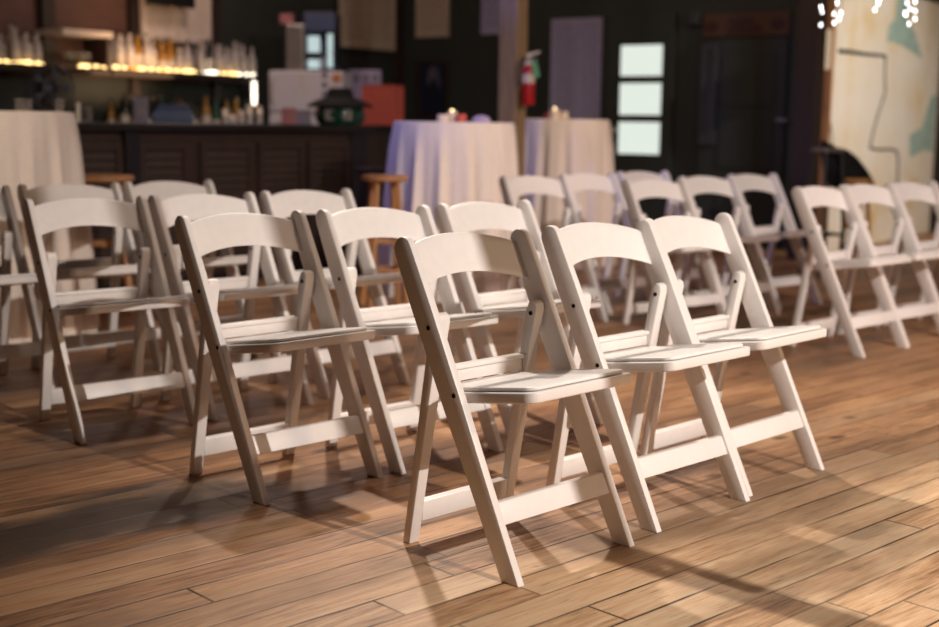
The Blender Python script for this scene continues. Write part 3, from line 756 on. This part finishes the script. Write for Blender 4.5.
z_l = z_at(40, 112.5, Vector((0, 6.35 - R, 0))); draped(xr - R, 6.35, R, z_l, 17, 9, 'floor-length beige cloth on the tall table at the left edge'); lt = (xr - R, 6.35); z_l += .006

def votive(x, y, z, h, r, lab, wax, flame, grp=None):
    o = thing('votive_candle', lab, 'candle', (x, y, z), 0, grp)
    obj('holder', lathe([(0, 0), (r * .9, 0), (r, .005), (r, h * .8), (r * .9, h * .8), (r * .88, .006), (0, .006)], 20), wax, o, True)
    if flame: obj('flame', lathe([(0, h * .5), (.010, h * .6), (.012, h * .72), (.005, h * .92), (0, h)], 12), 'flame', o, True)
    return o
def onx(px, y, py=140): return kx(px, py) * y
votive(onx(443, 7.9), 7.9, z_mid, .055, .035, 'small white votive on the cloth table left of the post, leftmost on it', 'wax', False)
votive(onx(452, 7.95), 7.95, z_mid, .08, .03, 'small lit white votive beside the red one on the cloth table left of the post', 'wax', True)
votive(onx(461, 7.9), 7.9, z_mid, .06, .03, 'small red votive holder on the cloth table left of the post', 'salmon', False)
o = obj('napkin_bundle', lathe([(0, 0), (.055, 0), (.06, .012), (.048, .03), (.02, .042), (0, .045)], 20), 'lilac', None, True); o.location = (onx(481, 7.95), 7.95, z_mid); tag(o, 'low lilac dome of cloth on the table left of the post', 'napkin')
votive(onx(548, 9.75), 9.75, z_r, .055, .03, 'small red votive holder on the cloth table right of the post', 'rosered', False)
votive(onx(554, 9.7), 9.7, z_r, .09, .035, 'lit white votive glowing on the cloth table right of the post', 'wax', True)
votive(onx(563, 9.75), 9.75, z_r, .07, .035, 'pale votive to the right of the glowing one on the right cloth table', 'wax', False)
tg = None
for px, dy, lab in ((21, -.05, 'left'), (29, .02, 'middle'), (61, .0, 'right')):
    y = 6.3 + dy
    if tg is None: tg = obj('shot_glass', lathe([(0, 0), (.018, 0), (.024, .06), (.0215, .06), (.016, .01), (0, .01)], 18), 'thinglass', None, True); o = tg
    else: o = tg.copy(); C.objects.link(o)
    o.location = (onx(px, y), y, z_l); tag(o, 'small clear glass on the left cloth table, %s one of three' % lab, 'glass', 'glasses on the left cloth table')

# ------------------------------------------------------------------ stools
def stool(x, y, h, R, m, label, rz=.3):
    o = thing('bar_stool', label, 'stool', (x, y, 0), rz, 'wooden bar stools')
    obj('seat', lathe([(0, h - .035), (R * .9, h - .035), (R, h - .025), (R, h - .008), (R * .95, h), (0, h - .003)], 32), m, o, True)
    for i in range(4):
        a = PI / 4 + i * PI / 2
        lg = obj('leg', tube([(R * .62 * math.cos(a), R * .62 * math.sin(a), h - .034), (R * 1.12 * math.cos(a), R * 1.12 * math.sin(a), 0)], .016, 10, .019), m, o, True)
    for zf in (.28, .5):
        rr = R * (1.12 - .5 * zf)
        for i in range(4):
            a, b = PI / 4 + i * PI / 2, PI / 4 + (i + 1) * PI / 2; q = zf * h + (.02 if i % 2 else 0)
            obj('rung', tube([(rr * math.cos(a), rr * math.sin(a), q), (rr * math.cos(b), rr * math.sin(b), q)], .010, 8), m, o, True)
    return o
stool(onx(385, 7.42, 176), 7.42, z_at(387, 176, Vector((0, 7.3, 0))), .135, 'stool', 'round wooden bar stool in front of the bar\'s right end, beside the middle draped table')
stool(onx(103, 7.05, 176), 7.05, z_at(109, 176, Vector((0, 6.95, 0))), .165, 'stool', 'round honey wood bar stool right behind the left draped table')
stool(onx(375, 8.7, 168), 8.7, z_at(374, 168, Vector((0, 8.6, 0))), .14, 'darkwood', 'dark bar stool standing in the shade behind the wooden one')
stool(onx(861, 9.3), 9.3, z_at(861, 179, Vector((0, 9.2, 0))), .10, 'stoolgold', 'small golden wood stool in front of the pale mural')

# ------------------------------------------------------------------ timber post and extinguisher
yp = 9.25
pl, prr = at(498.5, 60, yp), at(527.5, 60, yp); wpost = (prr.x - pl.x) / (math.cos(.55) + math.sin(.55)); xp = (pl.x + prr.x) / 2
po = struct(obj('trim_post', box(-wpost / 2, wpost / 2, -wpost / 2, wpost / 2, 0, H_, .008), 'post')); po.location = (xp + .0, yp, 0); po.rotation_euler = (0, 0, -.55 + PI / 2 - .0)
ye = 9.12
e0 = at(529, 105, ye); zt_ = at(529, 50, ye).z; hE = zt_ - e0.z
ex = thing('fire_extinguisher', 'red fire extinguisher with white label and green tag on the timber post', 'fire extinguisher', (at(528.5, 80, ye).x, ye, e0.z))
r = .043
obj('cylinder', lathe([(0, 0), (r * .9, 0), (r, .01), (r, hE * .62), (r * .8, hE * .69), (r * .35, hE * .74), (r * .35, hE * .79), (0, hE * .79)], 24), 'red', ex, True)
obj('label_band', lathe([(r + .001, hE * .40), (r + .001, hE * .56)], 24), 'paper', ex, True)
obj('neck_ring', lathe([(r * .45, hE * .70), (r * .72, hE * .72), (r * .72, hE * .77), (r * .4, hE * .79)], 20), 'paper', ex, True)
obj('valve', box(-.018, .018, -.018, .018, hE * .78, hE * .88, .004), 'greymetal', ex)
obj('lever', prism([(-.01, hE * .87), (.075, hE * .95), (.075, hE * .99), (-.02, hE * .93)], 'y', -.010, .010, .002), 'paper', ex)
obj('carry_handle', prism([(-.01, hE * .80), (.06, hE * .83), (.06, hE * .85), (-.01, hE * .84)], 'y', -.008, .008, .002), 'greymetal', ex)
obj('hose', tube([(-.02, -.01, hE * .83), (-.06, -.01, hE * .78), (-.062, -.02, hE * .6), (-.055, -.02, hE * .35)], .008, 8), 'blackmetal', ex, True)
obj('inspection_tag', prism([(.02, hE * .82), (.055, hE * .78), (.075, hE * .52), (.045, hE * .48), (.025, hE * .62)], 'y', -.052, -.049, 0), 'green', ex)
obj('wall_bracket', box(-.03, .03, .042, .09, hE * .3, hE * .36), 'blackmetal', ex)

# ------------------------------------------------------------------ right side: dark post, mural, draped stool, fairy lights
q = at(806, 130, 10.5)
dp = struct(obj('trim_dark_post', box(-.09, .09, -.09, .09, 0, H_, .008), 'darkwood')); dp.location = (at(807, 130, 10.5).x, 10.5, 0); dp.rotation_euler = (0, 0, RZ)
m0 = at(828, 130, 10.95); s0, tm = st(m0); s1 = s_at(939, tm)
mu = base('painted_backdrop', 'tall pale weathered mural panel with teal patches and a black line at the right', 'mural', s0, tm)
Lm = s1 - s0; HM = 2.33
mp_ = obj('panel', box(0, Lm, 0, .05, .0, HM, .004), 'mural', mu)
obj('edge_board', box(-.045, 0, -.02, .08, 0, HM, .004), 'stool', mu); obj('end_board', box(Lm, Lm + .06, -.03, .08, 0, HM, .004), 'darkwood', mu)
obj('top_board', box(-.04, Lm + .06, -.03, .08, HM, HM + .12, .004), 'darkwood', mu)
def mpt(px, py):
    s = s_at(px, tm + .004); return s - s0, z_at(px, py, W(s, tm + .004))
def patch(name, pts, m, y=.003): return obj(name, prism([mpt(*p) for p in pts], 'y', -y, .001, 0), m, mu)
def line(name, pts, r, r1=None):
    return obj(name, tube([(mpt(*p)[0], -.004, mpt(*p)[1]) for p in pts], r, 8, r1), 'crackpaint', mu)
patch('teal_patch', [(893, -14), (902, -14), (905, 20), (912, 32), (921, 58), (908, 50), (893, 42), (885, 42), (886, 26), (892, 18)], 'teal')
patch('teal_patch', [(913, 135), (925, 128), (933, 96), (938, 95), (938, 152), (928, 150), (915, 158)], 'teal')
line('black_line', [(837, 51), (850, 52), (862, 54), (874, 55), (884, 56)], .018, .013)
line('black_line', [(884, 55), (884.5, 75), (886, 92), (881, 110), (876.5, 130), (874, 147)], .009)
line('black_line', [(874, 148), (884, 150), (894, 149), (901, 151), (903, 160), (904, 185)], .010)
line('black_line', [(829, 108), (833, 125), (836, 145)], .006)
patch('pale_paper', [(823, 29), (834, 30), (833, 68), (824, 70)], 'paper', .006)

yb = 9.35
p = at(828, 148, yb)
bs = thing('black_bar_stool', 'black metal bar stool beside the pale mural, black cloth draped from it', 'stool', (p.x, yb, 0), .4)
h = p.z
obj('seat', box(-.085, .085, -.085, .085, h - .03, h, .006), 'greymetal', bs)
for sx in (-1, 1):
    for sy in (-1, 1): obj('leg', tube([(sx * .07, sy * .07, h - .03), (sx * .11, sy * .11, 0)], .012, 8), 'blackmetal', bs, True)
for k in range(4):
    a, b = PI / 4 + k * PI / 2, PI / 4 + (k + 1) * PI / 2; rr = .135
    obj('footrest', tube([(rr * math.cos(a), rr * math.sin(a), .3), (rr * math.cos(b), rr * math.sin(b), .3)], .009, 8), 'blackmetal', bs, True)
# black coat slumped over the stool and the small golden stool
bm = bmesh.new(); NX, NY = 22, 10
A = [(822, 139, .02), (836, 147, .05), (848, 150, .09), (858, 158, .12), (866, 168, .13), (873, 179, .11), (875, 187, .06)]
Bq = [(820, 150, .02), (823, 170, .05), (827, 186, .09), (838, 189, .12), (850, 191, .13), (864, 192, .11), (873, 193, .06)]
def sample(L, f):
    x = f * (len(L) - 1); i = min(int(x), len(L) - 2); g = x - i; return [L[i][k] * (1 - g) + L[i + 1][k] * g for k in range(3)]
rows = [[], []]
for side in (0, 1):
    for i in range(NX + 1):
        a, b = sample(A, i / NX), sample(Bq, i / NX); rr = []
        for j in range(NY + 1):
            g = j / NY; px, py = a[0] * (1 - g) + b[0] * g, a[1] * (1 - g) + b[1] * g; th = (a[2] * (1 - g) + b[2] * g)
            y = yb + .10 + (-1 if side == 0 else 1) * (th * math.sin(PI * min(1, max(0, g))) + .012 * math.sin(i * 1.3 + j * .9))
            rr.append(bm.verts.new(at(px, py, y)))
        rows[side].append(rr)
for side in (0, 1):
    for i in range(NX):
        for j in range(NY): bm.faces.new((rows[side][i][j], rows[side][i + 1][j], rows[side][i + 1][j + 1], rows[side][i][j + 1]))
for i in range(NX):
    for j in (0, NY): bm.faces.new((rows[0][i][j], rows[0][i + 1][j], rows[1][i + 1][j], rows[1][i][j]))
for j in range(NY):
    for i in (0, NX): bm.faces.new((rows[0][i][j], rows[0][i][j + 1], rows[1][i][j + 1], rows[1][i][j]))
bmesh.ops.recalc_face_normals(bm, faces=bm.faces)
co = obj('coat', bm, 'black', None, True); tag(co, 'black coat slumped over the black bar stool in front of the mural', 'coat')
# fairy lights hanging from above
yl = 9.0; random.seed(5)
for k, (pts, lab) in enumerate((
    ([(837, 3), (834, 14), (841, 13), (834, 23), (839, 19)], 'left cluster of hanging white fairy lights at the top right'),
    ([(876, -3), (878, 4), (879, 1), (875, 10)], 'middle cluster of hanging white fairy lights at the top right'),
    ([(907, 3), (915, 2), (905, 13), (910, 9), (915, 11), (909, 24), (915, 19), (906, 15)], 'right cluster of hanging white fairy lights before the teal patch'),
    ([(821, 7), (822, 12), (821, 25)], 'short strand of fairy lights against the dark post'))):
    c = at(pts[0][0], -60, yl)
    o = thing('fairy_light_strand', lab, 'string lights', (c.x, yl, H_), 0, 'fairy light clusters')
    bm = bmesh.new()
    for q in pts:
        w_ = at(q[0], q[1], yl); add_tube(bm, [(0, 0, -.01), ((w_.x - c.x) * .6, .0, (w_.z - H_) * .5), (w_.x - c.x, 0, w_.z - H_ + .012)], .0015, 5)
    obj('wire', bm, 'blackmetal', o)
    for q in pts:
        w_ = at(q[0], q[1], yl)
        b = obj('bulb', lathe([(0, .013), (.004, .010), (.0055, 0), (.004, -.008), (0, -.010)], 10), 'bulb', o, True); b.location = (w_.x - c.x, 0, w_.z - H_)

# ------------------------------------------------------------------ lights
def light(name, ty, loc, aim, power, col, size=.1, cone=None, blend=.6):
    d = bpy.data.lights.new(name, ty); d.energy = power; d.color = lin(col)[:3]
    if ty == 'SPOT': d.spot_size = math.radians(cone); d.spot_blend = blend; d.shadow_soft_size = size
    elif ty == 'AREA': d.size = size
    else: d.shadow_soft_size = size
    o = bpy.data.objects.new(name, d); C.objects.link(o); o.location = loc
    o.rotation_euler = (Vector(aim) - Vector(loc)).to_track_quat('-Z', 'Y').to_euler()
    return o
# slim timber post of the hall between the stage lamp and the front row; its shadow falls on the chair backs
sp = struct(obj('trim_slim_post', box(-.029, .029, -.029, .029, 0, H_, .004), 'post')); sp.location = (2.134, 1.306, 0); sp.rotation_euler = (0, 0, RZ)
light('stage_spot', 'SPOT', (3.75, -.33, 3.4), (1.75, 3.85, .2), 1330, 'fff6ee', .02, 74, 1)
light('warm_spot', 'SPOT', (4.9, 1.3, 3.1), (.8, 4.0, .3), 240, 'ffd8b4', .2, 66, 1)
light('back_spot', 'SPOT', (-.4, 6.4, 3.5), (1.15, 3.6, .2), 520, 'fff0e2', .08, 62, .9)
light('blue_wash', 'SPOT', (-2.4, 6.6, 3.3), (.1, 8.4, 1.15), 170, '9aa0ff', .2, 46, .9)
light('mural_spot', 'SPOT', (5.6, 8.0, 3.3), (3.8, 12.0, 1.1), 620, 'fff2e4', .1, 56, .9)
light('blue_post_fill', 'SPOT', (-1.5, 7.4, 2.5), (.3, 9.2, 2.0), 80, '7d8cff', .1, 15, .8)  # second blue lamp, added to tint the post's left face
light('table_fill', 'SPOT', (-3.0, 4.0, 3.4), (-2.2, 6.3, .7), 150, 'ffe2c6', .1, 34, .8)  # unseen spots added to brighten the three draped tables
light('table_fill', 'SPOT', (1.6, 6.0, 3.4), (.0, 8.05, .7), 105, 'ffdccb', .1, 32, .8)
light('table_fill', 'SPOT', (1.9, 7.8, 3.4), (.75, 9.9, .7), 120, 'ffd9b8', .1, 30, .8)
light('row_fill', 'SPOT', (-.7, 4.9, 3.5), (-.55, 4.35, .4), 110, 'fff0e6', .12, 52, 1)  # unseen overhead lamp added to lift the seat pads of the middle rows
light('far_block_fill', 'SPOT', (4.6, 3.2, 3.4), (1.7, 6.9, .5), 330, 'ffe0d4', .15, 46, .9)  # unseen lamp added to brighten the far chair block
light('hall_fill', 'POINT', (1.6, 9.0, 3.3), (0, 0, 0), 35, 'ffdcc8', .25)  # unseen lamp added as warm fill over the back of the hall
light('bar_fill', 'POINT', W(1.5, 1.2, 3.2), (0, 0, 0), 42, 'ffe0d4', .2)  # unseen lamp added to fill the bar wall and its shutters
light('shelf_glow', 'AREA', W(1.2, .12, ZS + .02), W(1.2, -.3, ZS + .5), 4.5, 'ffd0a0', .8)
wd = bpy.data.worlds.new('World'); S.world = wd; wd.use_nodes = True
bg = wd.node_tree.nodes['Background']; bg.inputs[0].default_value = lin('d0a080'); bg.inputs[1].default_value = .15

S.view_settings.view_transform = 'Standard'; S.view_settings.look = 'None'; S.view_settings.gamma = 1; S.view_settings.exposure = .25
S.view_settings.use_curve_mapping = False
S.cycles.use_denoising = True; S.cycles.max_bounces = 8; S.cycles.sample_clamp_indirect = 4
